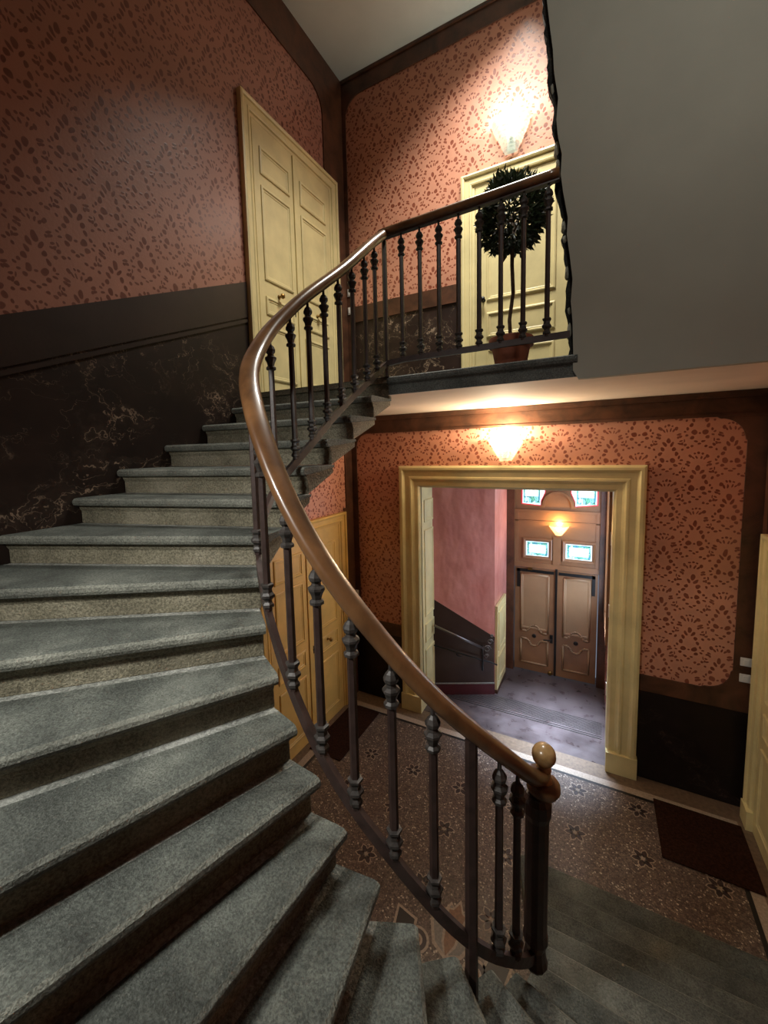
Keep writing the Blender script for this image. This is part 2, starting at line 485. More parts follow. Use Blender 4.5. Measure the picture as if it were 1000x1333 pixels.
def blob(mb, x, y, rot, pts, z, mt):
    c, s_ = math.cos(rot), math.sin(rot)
    mb.poly([(x + a * c - b * s_, y + a * s_ + b * c, z) for a, b in pts], mt)


mb = MB()
mb.box((XL - .1, YF - .1, -.12), (XR + .1, YB, 0), M['terrazzo'])
bx0, bx1, by1 = -2.64, 1.05, 4.30
def strip(x0, y0, x1, y1, z, mt): mb.poly([(x0, y0, z), (x1, y0, z), (x1, y1, z), (x0, y1, z)], mt)
strip(XL, by1 + .10, XR, YB, .0006, M['border']); strip(XL, YF, bx0 - .10, by1 + .1, .0006, M['border']); strip(bx1 + .1, YF, XR, by1 + .1, .0006, M['border'])
strip(bx0 - .10, by1 + .02, bx1 + .1, by1 + .10, .0008, M['inlay_pale']); strip(bx0 - .1, YF, bx0 - .02, by1 + .02, .0008, M['inlay_pale']); strip(bx1 + .02, YF, bx1 + .1, by1 + .02, .0008, M['inlay_pale'])
strip(bx0 - .02, by1 - .012, bx1 + .02, by1 + .02, .001, M['inlay_black']); strip(bx0 - .02, YF, bx0 + .012, by1, .001, M['inlay_black']); strip(bx1 - .012, YF, bx1 + .02, by1, .001, M['inlay_black'])
for i, gx in enumerate((-2.10, -1.60, -1.10, -.58, -.09, .40, .88)):
    for gy in (1.65, 2.14, 2.635, 3.15, 3.64, 4.14):
        if gy < 2.3 and -1.5 < gx < -.2: continue
        if gx < -1.9 and gy > 4: continue
        flower(mb, gx, gy)
# central rosette in the well: palmettes and scrolls round a ring
RC = (-.80, 2.02)
ring_o = [(RC[0] + .20 * math.cos(a * PI / 16), RC[1] + .20 * math.sin(a * PI / 16), .0010) for a in range(32)]
ring_i = [(RC[0] + .165 * math.cos(a * PI / 16), RC[1] + .165 * math.sin(a * PI / 16), .0014) for a in range(32)]
mb.poly(ring_o, M['inlay_pale']); mb.poly(ring_i, M['inlay_brown'])
for q in range(4):
    a = PI / 2 + q * PI / 2
    bxp, byp = RC[0] + .24 * math.cos(a), RC[1] + .24 * math.sin(a)
    rot = a
    half = [(.0, .0), (.05, .10), (.18, .16), (.30, .15), (.27, .10), (.36, .06), (.33, .035), (.40, .0)]
    out = half + [(u, -v) for u, v in half[::-1][1:-1]]
    blob(mb, bxp, byp, rot, out, .0010, M['inlay_pale'])
    inn = [((u - .2) * .88 + .2, v * .86) for u, v in out]
    blob(mb, bxp, byp, rot, inn, .0014, M['inlay_grey'])
    mid = [(.02, 0), (.1, .035), (.24, .05), (.30, .06), (.31, .03), (.37, 0), (.31, -.03), (.30, -.06), (.24, -.05), (.1, -.035)]
    blob(mb, bxp, byp, rot, [((u - .2) * 1.08 + .2, v * 1.4) for u, v in mid], .0017, M['inlay_pale'])
    blob(mb, bxp, byp, rot, mid, .0020, M['inlay_brown'])
    for sgn in (1, -1):
        cxx = bxp + .02 * math.cos(a) - sgn * .20 * math.sin(a); cyy = byp + .02 * math.sin(a) + sgn * .20 * math.cos(a)
        for rr, z, mt in ((.085, .0010, M['inlay_pale']), (.068, .0014, M['inlay_dark']), (.040, .0017, M['inlay_pale']), (.026, .0020, M['inlay_brown'])):
            mb.poly([(cxx + rr * math.cos(i * PI / 10), cyy + rr * math.sin(i * PI / 10), z) for i in range(20)], mt)
    a2 = a + PI / 4
    dx, dy = RC[0] + .44 * math.cos(a2), RC[1] + .44 * math.sin(a2)
    dia = [(.11, 0), (0, .075), (-.11, 0), (0, -.075)]
    blob(mb, dx, dy, a2, [(u * 1.25, v * 1.3) for u, v in dia], .0010, M['inlay_pale']); blob(mb, dx, dy, a2, dia, .0014, M['inlay_black'])
fl = mb.build('floor')
tag(fl, 'brown terrazzo floor of the lower lobby with small inlaid flowers', 'floor', kind='structure')

mb = MB()
mb.box((-2.2, YB, -.12), (.3, 6.4, 0), M['hallfloor'])
mb.box((-1.7, 5.02, 0), (.12, 5.035, .004), M['metal']); mb.box((-1.7, 5.06, 0), (.12, 5.07, .004), M['metal'])
for i in range(9): mb.box((-1.7, 5.10 + i * .028, 0), (.12, 5.112 + i * .028, .003), M['metal'])
tag(mb.build('floor_hall'), 'worn violet-grey stone floor of the entrance hall beyond the doorway', 'floor', kind='structure')

# ------------------------------------------------------------------ SETTING: walls
def wall_line(y):            # dado top on the left wall follows the stair
    if y >= 2.87: return LAND + 1.22
    return 4.886 + (y - 2.863) * .424


mb = MB(FL)
yf = YF
# lower storey
mb.poly([(yf, 0, 0), (YB, 0, 0), (YB, .93, 0), (yf, .93, 0)], M['dado'])
mb.poly([(yf, .93, 0), (YB, .93, 0), (YB, LAND - .16, 0), (3.0, LAND - .16, 0), (1.2, 2.45, 0), (yf, 1.2, 0)], M['paper'])
# up the stair: faux marble under the sloping band, wallpaper above
mb.poly([(yf, 1.2, 0), (1.2, 2.45, 0), (3.0, LAND - .16, 0), (YB, LAND - .16, 0), (YB, LAND + 1.22, 0), (2.9, LAND + 1.22, 0), (2.89, wall_line(2.86), 0), (yf, wall_line(yf), 0)], M['marble'])
mb.poly([(yf, wall_line(yf), 0), (2.89, wall_line(2.86), 0), (2.9, LAND + 1.22, 0), (YB, LAND + 1.22, 0), (YB, ZC, 0), (yf, ZC, 0)], M['paper_left_dim'])
tag(mb.build('wall_left'), 'left stair wall with terracotta damask paper above dark veined faux marble', 'wall', kind='structure')

OX0, OX1, OZ = -1.87, .15, 2.87
mb = MB(FB)
for (a, b, c, d, mt) in ((XL, 0, OX0, .93, 'dado'), (OX1, 0, XR, .93, 'dado'), (XL, .93, OX0, ZS, 'paper'), (OX1, .93, XR, ZS, 'paper'), (OX0, OZ, OX1, ZS, 'paper'),
                         (XL, LAND - .1, XR, LAND + 1.12, 'marble_pale'), (XL, LAND + 1.12, XR, ZC, 'paper')):
    mb.poly([(a, b, 0), (c, b, 0), (c, d, 0), (a, d, 0)], M[mt])
mb.poly([(XL, ZS, 0), (XR, ZS, 0), (XR, LAND - .1, 0), (XL, LAND - .1, 0)], M['soffit'])
tag(mb.build('wall_back'), 'far wall with terracotta damask paper and a wide framed opening', 'wall', kind='structure')

mb = MB(FRT)
mb.poly([(yf, 0, 0), (YB, 0, 0), (YB, .93, 0), (yf, .93, 0)], M['dado'])
mb.poly([(yf, .93, 0), (YB, .93, 0), (YB, ZC, 0), (yf, ZC, 0)], M['paper'])
tag(mb.build('wall_right'), 'right-hand lobby wall holding the edge of a cream door', 'wall', kind='structure')
mb = MB(FR((0, YF, 0), (1, 0, 0), (0, 0, 1), (0, 1, 0)))
mb.poly([(XL, 0, 0), (XR, 0, 0), (XR, 3.4, 0), (XL, 3.4, 0)], M['marble'])
mb.poly([(XL, 3.4, 0), (XR, 3.4, 0), (XR, ZC, 0), (XL, ZC, 0)], M['paper'])
tag(mb.build('wall_front'), 'papered stair wall behind the viewpoint', 'wall', kind='structure')

mb = MB(); mb.box((XL, YF, ZC), (XR, YB, ZC + .12), M['ceiling'])
tag(mb.build('ceiling'), 'grey white plaster ceiling high over the stairwell', 'ceiling', kind='structure')

# landing slab with moulded stone edge, plaster soffit below
mb = MB(FR((0, 0, 0), (0, 1, 0), (0, 0, 1), (1, 0, 0)))     # (y, z, x)
prof = [(YL + .03, LAND - .135), (YL + .012, LAND - .135), (YL + .012, LAND - .06), (YL - .004, LAND - .052), (YL - .012, LAND - .045), (YL - .018, LAND - .028), (YL - .014, LAND - .008), (YL, LAND),
        (YB - .004, LAND), (YB - .004, LAND - .09), (YL + .05, LAND - .09), (YL + .05, LAND - .135)]
mb.prism(prof, WX0, -.125, M['fascia'])
mb.prism([(YL + .06, LAND - .135), (YL + .06, LAND), (YB - .004, LAND), (YB - .004, LAND - .09), (YL + .08, LAND - .09), (YL + .08, LAND - .135)], -.125, XR - .004, M['fascia'])
mb.prism([(YL + .0, LAND), (YB - .004, LAND), (YB - .004, LAND - .09), (YL + .062, LAND - .09), (YL + .062, 23 * R + .003), (YL + .034, 23 * R + .003), (YL + .034, LAND - .045), (YL - .01, LAND - .045)], XL + .004, WX0, M['riser'])
mb.box((YL - .008, LAND - .0005, XL + .004), (YB - .004, LAND + .001, WX0), M['tread'])
tag(mb.build('floor_landing'), 'grey stone landing slab with a moulded worn front edge', 'floor', kind='structure')
mb = MB(); mb.prism([(WX0, YL + .004), (-.125, YL + .004), (-.125, YL + .055), (XR - .004, YL + .055), (XR - .004, YB - .004), (XL + .004, YB - .004), (XL + .004, YL + .066), (WX0, YL + .066)], ZS, LAND - .137, M['soffit'])
# ragged plaster lip along the stone edge
pts = [(WX0, YL + .003)]
tag(mb.build('ceiling_lobby'), 'cream plaster soffit under the landing, lit by the lower sconce', 'ceiling', kind='structure')

# grey wall above the landing edge with torn left side
jag = [(-.118, 3.745), (-.150, 3.80), (-.150, 3.905), (-.158, 4.10), (-.170, 4.22), (-.163, 4.35), (-.182, 4.50), (-.200, 4.62), (-.196, 4.72), (-.226, 4.88), (-.240, 4.98),
       (-.236, 5.10), (-.262, 5.22), (-.270, 5.30), (-.262, 5.42), (-.288, 5.58), (-.296, 5.70), (-.318, 5.86), (-.333, 5.98), (-.36, 6.3), (-.39, 6.8), (-.42, 7.3), (-.44, ZC)]
mb = MB(FR((0, YL, 0), (1, 0, 0), (0, 0, 1), (0, -1, 0)))
mb.prism(jag + [(XR - .004, ZC - .004), (XR - .004, 3.745)], -.05, .004, M['plaster'])
gw = mb.build('wall_plaster')
tag(gw, 'plain grey plaster wall at upper right with a torn left edge', 'wall', kind='structure')
mb = MB(FR((0, YL, 0), (1, 0, 0), (0, 0, 1), (0, -1, 0)))
left = []
for i, (x, z) in enumerate(jag[1:]):
    left.append((x, z))
dense = []
for (x0, z0), (x1, z1) in zip(left, left[1:]):
    n = max(2, int((z1 - z0) / .035))
    for i in range(n):
        f = i / n; z = z0 + (z1 - z0) * f
        dense.append((x0 + (x1 - x0) * f - .020 - .018 * random.random() - (.012 if math.sin(z * 9.3) > .55 else 0), z))
dense.append((left[-1][0] - .03, ZC - .004))
mb.prism(dense + [(XR - .01, ZC - .004), (XR - .01, LAND + .005), (dense[0][0] + .1, LAND + .005)], -.13, -.052, M['rough'])
for (lx, lz, ra, rb) in ((-.268, 5.17, .020, .055), (-.262, 5.08, .014, .03), (-.222, 4.70, .016, .04), (-.215, 4.62, .020, .03), (-.198, 4.42, .014, .045), (-.180, 4.18, .016, .03), (-.176, 4.06, .018, .06), (-.300, 5.52, .014, .04)):
    mb.rings([[(lx + ra * math.sin(PI * (j + .3) / 6.6) * math.cos(a * PI / 4) * (1 + .3 * math.sin(a * 2.3 + j)), lz + rb * math.cos(PI * (j + .3) / 6.6), -.07 + .03 * math.sin(PI * (j + .3) / 6.6) * math.sin(a * PI / 4)) for a in range(8)] for j in range(7)], M['plaster'], True, True, True, False)
tag(mb.build('trim_torn_edge'), 'torn edge of the grey wall with its shadow put into the dark colour', 'trim', kind='structure')

# brown painted borders
def ring_path(parts): return parts
T = .014
mb = MB(FB)
x0, x1, zt, zb = -2.752, 1.105, 3.545, 1.08
rt = .17
path = [(-2.10, .92), (XL + .002, .92), (XL + .002, ZS - .002), (XR - .002, ZS - .002), (XR - .002, .92), (.37, .92), (.37, zb)]
path += [(x1 - .22, zb)] + [(x1 - .20, zb + .012)] + arc(x1 - .19, zb + .19, .175, -PI / 2, 0, 8) + [(x1, zb + .21)]
path += [(x1, zt - .21)] + [(x1 - .012, zt - .19)] + arc(x1 - .19, zt - .19, .175, 0, PI / 2, 8)[1:] + [(x1 - .21, zt)]
path += [(x0 + .20, zt)] + arc(x0 + .17, zt - .17, .17, PI / 2, PI, 8) + [(x0, zb), (-2.10, zb)]
mb.prism(path, .001, T, M['brown'])
mb.box((XL + .002, ZS - .055, T), (XR - .002, ZS - .002, T + .03), M['brown'])
mb.box((XL + .002, ZS - .215, T), (XR - .002, ZS - .19, T + .012), M['brown'])
tag(mb.build('trim_1'), 'dark brown painted beam and border framing the lower damask panel', 'trim', kind='structure')

mb = MB(FB)
x0, zt, zb = -2.777, 7.55, 5.13
path = [(-1.36, 4.94), (XL + .002, 4.94), (XL + .002, ZC - .002), (XR - .002, ZC - .002), (XR - .002, zt), (x0 + .24, zt)] + arc(x0 + .22, zt - .22, .22, PI / 2, PI, 8) + [(x0, zb), (-1.36, zb)]
mb.prism(path, .001, T, M['brown'])
mb.box((XL + .002, ZC - .03, T), (XR - .002, ZC - .002, T + .02), M['brown'])
mb.box((XL + .002, LAND + .002, .001), (XL + .075, 4.94, T), M['brown'])
tag(mb.build('trim_2'), 'dark brown painted border around the upper damask panel', 'trim', kind='structure')

mb = MB(FL)
yi, zt = 4.175, 7.345
path = [(YF + .002, ZC - .002), (YB - .016, ZC - .002), (YB - .016, LAND + .002), (4.38, LAND + .002), (4.38, LAND + 1.22), (yi + .0, LAND + 1.22)]
path = [(YF + .002, ZC - .002), (YB - .016, ZC - .002), (YB - .016, LAND + .004), (4.40, LAND + .004), (4.40, 6.0), (yi + .225, 6.0)]
path = [(YF + .002, ZC - .002), (YB - .016, ZC - .002), (YB - .016, LAND + .004), (4.40, LAND + .004), (4.40, 6.54), (yi + .03, 6.54), (yi, 6.58), (yi, zt - .24)] + arc(yi - .22, zt - .22, .22, 0, PI / 2, 8) + [(yi - .25, zt), (YF + .002, zt)]
mb.prism(path, .001, T, M['brown'])
tag(mb.build('trim_3'), 'dark brown painted border under the ceiling on the left wall', 'trim', kind='structure')
mb = MB(FL)
b0, b1 = wall_line(YF), wall_line(2.86)
mb.prism([(YF + .002, b0 - .24), (2.86, b1 - .31), (2.86, b1), (YF + .002, b0)], .001, .010, M['band'])
mb.prism([(YF + .002, b0 - .285), (2.86, b1 - .355), (2.86, b1 - .325), (YF + .002, b0 - .255)], .001, .013, M['band'])
tag(mb.build('trim_4'), 'sloping dark brown dado band following the stairs up the left wall', 'trim', kind='structure')
mb = MB(FL)
mb.prism([(4.36, .002), (YB - .016, .002), (YB - .016, ZS - .004), (2.95, ZS - .004), (2.95, ZS - .15), (4.42, ZS - .2), (4.42, 2.6), (4.36, 2.6)], .001, T, M['brown'])
tag(mb.build('trim_5'), 'dark brown corner post beside the lower cream double door', 'trim', kind='structure')
mb = MB(FRT)
mb.prism([(4.49, .002), (YB - .016, .002), (YB - .016, ZS - .004), (2.95, ZS - .004), (2.95, ZS - .2), (4.3, ZS - .2), (4.49, ZS - .38)], .001, T, M['brown'])
tag(mb.build('trim_6'), 'dark brown border at the right corner above the cream door edge', 'trim', kind='structure')

# ------------------------------------------------------------------ doors
PANEL = [(0, .0), (0, .010), (.010, .014), (.020, .014), (.026, .006), (.040, .006), (.046, .002)]
ARCH = [(-.0, .0), (-.0, .050), (.018, .056), (.034, .050), (.040, .036), (.085, .034), (.094, .040), (.110, .036), (.116, .022), (.140, .018), (.150, .0)]


def knob(mb, u, v, w, mat, r=.027):
    mb.lathe([(r * .8, 0), (r * .8, .004), (r * .35, .008), (r * .35, .03), (r * .9, .04), (r, .052), (r * .7, .064), (r * .1, .067)], (u, v, w), mat, 12, axis='w')


def panel_door(name, label, fr, u0, v0, u1, v1, leaves, mat, panels, knobs, keep=True, frame=.15, rootdz=0, plinth=True):
    root = empty(name, fr((0.5 * (u0 + u1), v0, 0)), label, 'door', kind='structure')
    rl = root.location
    f = MB(fr)
    k = frame / .15
    f.mould(u0, v0 + (.17 if plinth else 0), u1, v1, [(d * k, h) for d, h in ARCH], mat, open_bottom=True)
    if plinth:
        f.box((u0 - .006, v0, 0), (u0 + frame + .004, v0 + .17, .062), mat); f.box((u1 - frame - .004, v0, 0), (u1 + .006, v0 + .17, .062), mat)
    f.build('door_frame', root, rl)
    n = len(leaves)
    for i, (a, b) in enumerate(leaves):
        lf = MB(fr)
        lf.box((a, v0 + .006, .001), (b, v1 - frame + .01, .016), mat)
        for (pa, pb, q0, q1) in panels:
            w = b - a
            lf.mould(a + pa * w, v0 + q0, a + pb * w, v0 + q1, [(d, h + .016) for d, h in PANEL], mat, field=mat)
        if n == 2 and i == 0: lf.box((b - .022, v0 + .006, .016), (b + .022, v1 - frame, .030), mat)
        lo = lf.build('door_leaf', root, rl)
        for (li, ku, kv, km, kind) in knobs:
            if li != i: continue
            kb = MB(fr)
            if kind == 'knob': knob(kb, ku, kv, .016, km)
            else:
                kb.lathe([(.012, 0), (.012, .006), (.004, .007)], (ku, kv, .016), km, 10, axis='w')
                kb.box((ku - .006, kv - .045, .016), (ku + .006, kv + .045, .02), km)
            kb.build('door_knob' if kind == 'knob' else 'keyhole_plate', lo, rl)
    return root


PD = [(.14, .86, 2.03, 2.27), (.14, .86, 1.08, 1.93), (.14, .86, .76, .93), (.14, .86, .14, .66)]
panel_door('door_1', 'cream double door on the upper landing, left wall', FL, 2.868, LAND + .004, 4.39, 6.51, [(3.018, 3.60), (3.60, 4.24)], M['cream_pale'], PD,
           [(0, 3.29, LAND + .98, M['brass'], 'knob'), (1, 3.93, LAND + .96, M['brass'], 'knob'), (0, 3.54, LAND + .9, M['black'], 'key')], plinth=False)
PD2 = [(.14, .86, 1.98, 2.24), (.14, .86, 1.22, 1.90), (.14, .86, .92, 1.12), (.14, .86, .14, .82)]
panel_door('door_2', 'cream double door of the lower lobby below the stairs', FL, 2.78, .002, 4.36, 2.56, [(2.93, 3.555), (3.555, 4.21)], M['cream'], PD2,
           [(1, 3.90, 1.06, M['brass'], 'knob'), (0, 3.20, 1.02, M['black'], 'knob'), (1, 3.615, 1.05, M['black'], 'key')], plinth=False)
panel_door('door_3', 'cream single door behind the potted tree on the landing', FB, -1.345, LAND + .004, -.06, 6.19, [(-1.195, -.21)], M['cream_pale'],
           [(.12, .80, .98, 2.0), (.12, .80, .60, .86), (.12, .80, .12, .48)], [(0, -1.11, LAND + 1.0, M['black'], 'knob')], plinth=False)
panel_door('door_4', 'cream door seen edge-on at the right margin of the lobby', FRT, 2.95, .002, 4.485, 2.56, [(3.10, 3.72), (3.72, 4.335)], M['cream_pale'], PD2,
           [(1, 3.80, 1.03, M['black'], 'knob')])

# wide framed opening to the entrance hall
op = empty('door_5', (-.86, YB, 0), 'wide cream moulded surround of the open doorway to the entrance hall', 'doorway', kind='structure')
A2 = [(0, 0), (0, .060), (.02, .072), (.045, .072), (.060, .056), (.075, .046), (.125, .044), (.135, .054), (.155, .054), (.17, .040), (.19, .030), (.235, .028), (.245, .018), (.26, .0), (.26, -.03)]
f = MB(FB)
f.mould(-2.13, .21, .405, 3.13, A2, M['cream_pale'], open_bottom=True)
f.box((-2.14, 0, 0), (-1.868, .21, .078), M['cream_pale']); f.box((.146, 0, 0), (.415, .21, .078), M['cream_pale'])
f.build('door_frame', op, op.location)
f = MB()
f.box((OX0 - .02, YB + .004, 0), (OX0, YB + .45, OZ + .02), M['cream_pale']); f.box((OX1, YB + .004, 0), (OX1 + .02, YB + .45, OZ + .02), M['cream_pale'])
f.box((OX0 - .02, YB + .004, OZ), (OX1 + .02, YB + .45, OZ + .02), M['cream_pale'])
lin = f.build('jamb_lining', op, op.location)
fj = MB(FR((OX0, YB, 0), (0, 1, 0), (0, 0, 1), (1, 0, 0)))
for q0, q1 in ((2.42, 2.70), (1.20, 2.32), (.86, 1.10), (.16, .76)):
    fj.mould(.10, q0, .40, q1, PANEL, M['cream_pale'])
fj.build('jamb_moulding', op, op.location)
fj = MB()
for z in (.55, 1.45, 2.25): fj.box((OX1 - .006, YB + .40, z), (OX1, YB + .435, z + .14), M['switch'])
fj.build('hinge', op, op.location)

# ------------------------------------------------------------------ entrance hall
A = Vector((-1.90, 4.98, 0)); B = Vector((-1.15, 5.37, 0)); Cc = Vector((-1.14, 6.25, 0))
Uab = (B - A).normalized(); Wab = Vector((Uab.y, -Uab.x, 0))
FA = FR(A, Uab, (0, 0, 1), Wab); Lab = (B - A).length
FC = FR(B, (Cc - B).normalized(), (0, 0, 1), Vector((1, 0, 0)))
mb = MB(FA)
mb.prism([(0, 0), (Lab, 0), (Lab, .80), (0, 1.36)], -.05, 0, M['halldado'])
mb.prism([(0, 1.36), (Lab, .80), (Lab, 3.3), (0, 3.3)], -.05, 0, M['pink'])
tag(mb.build('wall_hall'), 'glossy pink entrance hall wall over a sloping brown dado', 'wall', kind='structure')
mb = MB(FA); mb.box((0, 0, .001), (Lab, .15, .02), M['maroon']); mb.box((0, .15, .001), (Lab, .162, .022), M['inlay_grey'])
tag(mb.build('baseboard_hall'), 'maroon baseboard under the brown hall dado', 'baseboard', kind='structure')
mb = MB(FC); mb.box((0, 0, -.05), ((Cc - B).length, 3.3, 0), M['pink'])
tag(mb.build('wall_hall_side'), 'pink side wall of the entrance hall next to the street door', 'wall', kind='structure')
mb = MB(); mb.box((.155, YB + .46, 0), (.22, 6.3, 3.3), M['pink'])
tag(mb.build('wall_hall_right'), 'right side wall of the entrance hall', 'wall', kind='structure')
mb = MB(); mb.box((-2.2, YB + .02, 3.3), (.3, 6.35, 3.4), M['ceiling'])
tag(mb.build('ceiling_hall'), 'plaster ceiling of the entrance hall', 'ceiling', kind='structure')

# street door
YE = 6.17
FE = FR((0, YE, 0), (1, 0, 0), (0, 0, 1), (0, -1, 0))
ed = empty('door_6', (-.48, YE, 0), 'brown panelled double street door with stained glass at the far end', 'door', kind='structure')
DX0, DX1, DXM = -1.035, .055, -.468
f = MB(FE)
f.box((-1.16, 0, -.06), (DX0, 3.3, .05), M['brown']); f.box((DX1, 0, -.06), (.16, 3.3, .04), M['brown'])
f.build('door_frame', ed, ed.location)
f = MB(FE)
f.box((DX0, 1.60, -.04), (DX1, 3.3, .0), M['entry'])
f.box((DX0, 1.585, .0), (DX1, 1.66, .02), M['entry'])
f.box((DX0, 2.26, .0), (DX1, 2.275, .012), M['entry']); f.box((DX0, 2.40, .0), (DX1, 2.43, .02), M['entry'])
f.box((DX0, 1.66, 0), (DX0 + .05, 2.4, .012), M['entry']); f.box((DX1 - .05, 1.66, 0), (DX1, 2.4, .012), M['entry']); f.box((DXM - .05, 1.66, 0), (DXM + .05, 2.05, .014), M['entry'])
ar = [(DXM - .24, 2.47), (DXM - .21, 2.50)] + arc(DXM, 2.50, .20, PI, 0, 12) + [(DXM + .21, 2.50), (DXM + .24, 2.47)]
ai = [(p[0] * 1.0, p[1]) for p in arc(DXM, 2.50, .165, 0, PI, 12)]
f.prism(ar + [(DXM + .17, 2.47)] + ai + [(DXM - .17, 2.47)], 0, .024, M['entry'])
tp = f.build('transom_panel', ed, ed.location)
def pane(u0, v0, u1, v1, parent, w=.004, shape=None):
    g = MB(FE)
    pts = shape or [(u0, v0), (u1, v0), (u1, v1), (u0, v1)]
    g.prism(pts, .001, w, M['stained'])
    o = g.build('window_pane', parent, ed.location)
    uvl = o.data.uv_layers[0]
    for lp in o.data.loops:
        uvl.data[lp.index].uv = ((g.v[lp.vertex_index][0] - u0) / (u1 - u0), (g.v[lp.vertex_index][1] - v0) / (v1 - v0))
    return o
for (a, b) in ((-.875, -.575), (-.355, -.035)):
    g = MB(FE); g.mould(a - .045, 1.715, b + .045, 2.015, [(0, 0), (0, .02), (.012, .026), (.03, .02), (.045, .008), (.045, .002)], M['entry'])
    g.build('window_frame', tp, ed.location)
    pane(a, 1.76, b, 1.97, tp)
for sgn, (a, b) in ((-1, (-.93, DXM - .22)), (1, (DXM + .22, .005))):
    inner = DXM + sgn * .255
    shp = [(a, 2.52), (b, 2.50), (b, 2.56), (b + .05, 2.68), (b + .05, 3.1), (a, 3.1)] if sgn < 0 else [(a, 2.50), (b, 2.53), (b, 3.1), (a - .05, 3.1), (a - .05, 2.68), (a, 2.56)]
    pane(a, 2.50, b, 3.1, tp, .006, shp)
    g = MB(FE)
    cxm = sum(p[0] for p in shp) / len(shp); czm = sum(p[1] for p in shp) / len(shp)
    g.prism([(cxm + (p[0] - cxm) * 1.1, czm + (p[1] - czm) * 1.06) for p in shp], .0005, .003, M['pane_red'])
    g.build('window_border', tp, ed.location)
for i, (a, b) in enumerate(((DX0 + .01, DXM - .012), (DXM + .012, DX1 - .01))):
    f = MB(FE); f.box((a, .02, -.03), (b, 1.575, .004), M['entry'])
    cm = (a + b) / 2
    ou = []
    # upper field with a lobed lower edge, lower field with a lobed top
    def lob(u0, u1, zc, sgn):
        return [(u0, zc), (cm - .10, zc), (cm - .085, zc + sgn * .03)] + arc(cm, zc + sgn * .03, .07, PI, 0, 8) + [(cm + .085, zc + sgn * .03), (cm + .10, zc), (u1, zc)] if sgn > 0 else \
               [(u0, zc), (cm - .10, zc), (cm - .085, zc - .02)] + arc(cm, zc - .02, .07, PI, 2 * PI, 8) + [(cm + .085, zc - .02), (cm + .10, zc), (u1, zc)]
    def border(path, wd, h):
        n = len(path); cx_ = sum(p[0] for p in path) / n; cz_ = sum(p[1] for p in path) / n
        for p, q in zip(path, path[1:] + path[:1]):
            f.tube([(p[0], p[1], h), (q[0], q[1], h)], [(-wd, 0), (0, wd), (wd, 0)], M['entry_pale'], up=Vector((0, 0, 1)))
    up_ = lob(a + .09, b - .09, .62, 1) + [(b - .09, 1.48), (a + .09, 1.48)]
    lo_ = lob(a + .09, b - .09, .50, -1)[::-1]
    lo2 = [(a + .09, .14), (b - .09, .14)] + lo_
    border(up_, .016, .004); border(lo2, .016, .004)
    f.mould(a + .09, .66, b - .09, 1.48, [(0, .004), (.004, .012), (.02, .012), (.03, .006)], M['entry_pale'], field=M['entry_pale'])
    lo = f.build('door_leaf', ed, ed.location)
    g = MB(FE)
    if i == 0: g.box((a + .03, 1.515, .004), (b - .02, 1.555, .018), M['black']); g.box((a + .03, 1.28, .004), (a + .07, 1.555, .018), M['black'])
    else: g.box((a + .02, 1.515, .004), (b - .03, 1.555, .018), M['black']); g.box((b - .07, 1.28, .004), (b - .03, 1.555, .018), M['black'])
    g.build('iron_brace', lo, ed.location)
    g = MB(FE); g.lathe([(.03, 0), (.03, .006), (.012, .01)], (cm, .56, .004), M['black'], 12, axis='w'); g.build('keyhole_plate', lo, ed.location)
    if i == 0:
        g = MB(FE); g.box((b - .06, .50, .004), (b - .02, .62, .016), M['black']); g.tube([(b - .04, .56, .016), (b - .04, .56, .06), (b - .14, .55, .065)], [(.011 * math.cos(t * PI / 4), .011 * math.sin(t * PI / 4)) for t in range(8)], M['black'], up=Vector((0, 1, .01)))
        g.build('door_handle', lo, ed.location)
        g = MB(FE); g.lathe([(.03, 0), (.032, .02), (.015, .03)], (b - .05, .045, .004), M['brass'], 10, axis='w'); g.build('door_stop', lo, ed.location)
        g = MB(FE); g.box((a + .18, 1.55, .004), (a + .24, 1.585, .03), M['brass']); g.build('door_catch', lo, ed.location)
f = MB(FE); f.box((DXM - .014, .02, .004), (DXM + .014, 1.6, .022), M['black']); f.build('meeting_bar', ed, ed.location)

# unseen window added to the hall's right side wall to light the hall
wd = empty('fill_window', (.15, 5.55, 1.5), 'unseen frosted side window added to light the entrance hall', 'window', kind='structure')
f = MB(); f.box((.146, 5.14, 1.15), (.153, 5.98, 2.95), M['daylight']); f.build('window_pane', wd, wd.location)
f = MB(FR((.153, 0, 0), (0, 1, 0), (0, 0, 1), (-1, 0, 0))); f.mould(5.08, 1.09, 6.04, 3.01, [(0, 0), (0, .03), (.05, .03), (.06, .008)], M['entry']); f.build('window_frame', wd, wd.location)

# low cream panelled gate in the hall
gt = empty('low_gate', FC((.30, 0, 0)), 'low cream panelled gate against the pink hall wall', 'gate')
f = MB(FC); f.box((.02, .02, .004), (.56, 1.22, .035), M['cream_pale'])
f.mould(.08, .16, .50, .50, [(d, h + .035) for d, h in PANEL], M['cream_pale']); f.mould(.08, .58, .50, 1.12, [(d, h + .035) for d, h in PANEL], M['cream_pale'])
f.build('gate_panel', gt, gt.location)
f = MB(FC); f.box((.01, .0, .003), (.57, .05, .042), M['brown']); f.build('kick_strip', gt, gt.location)
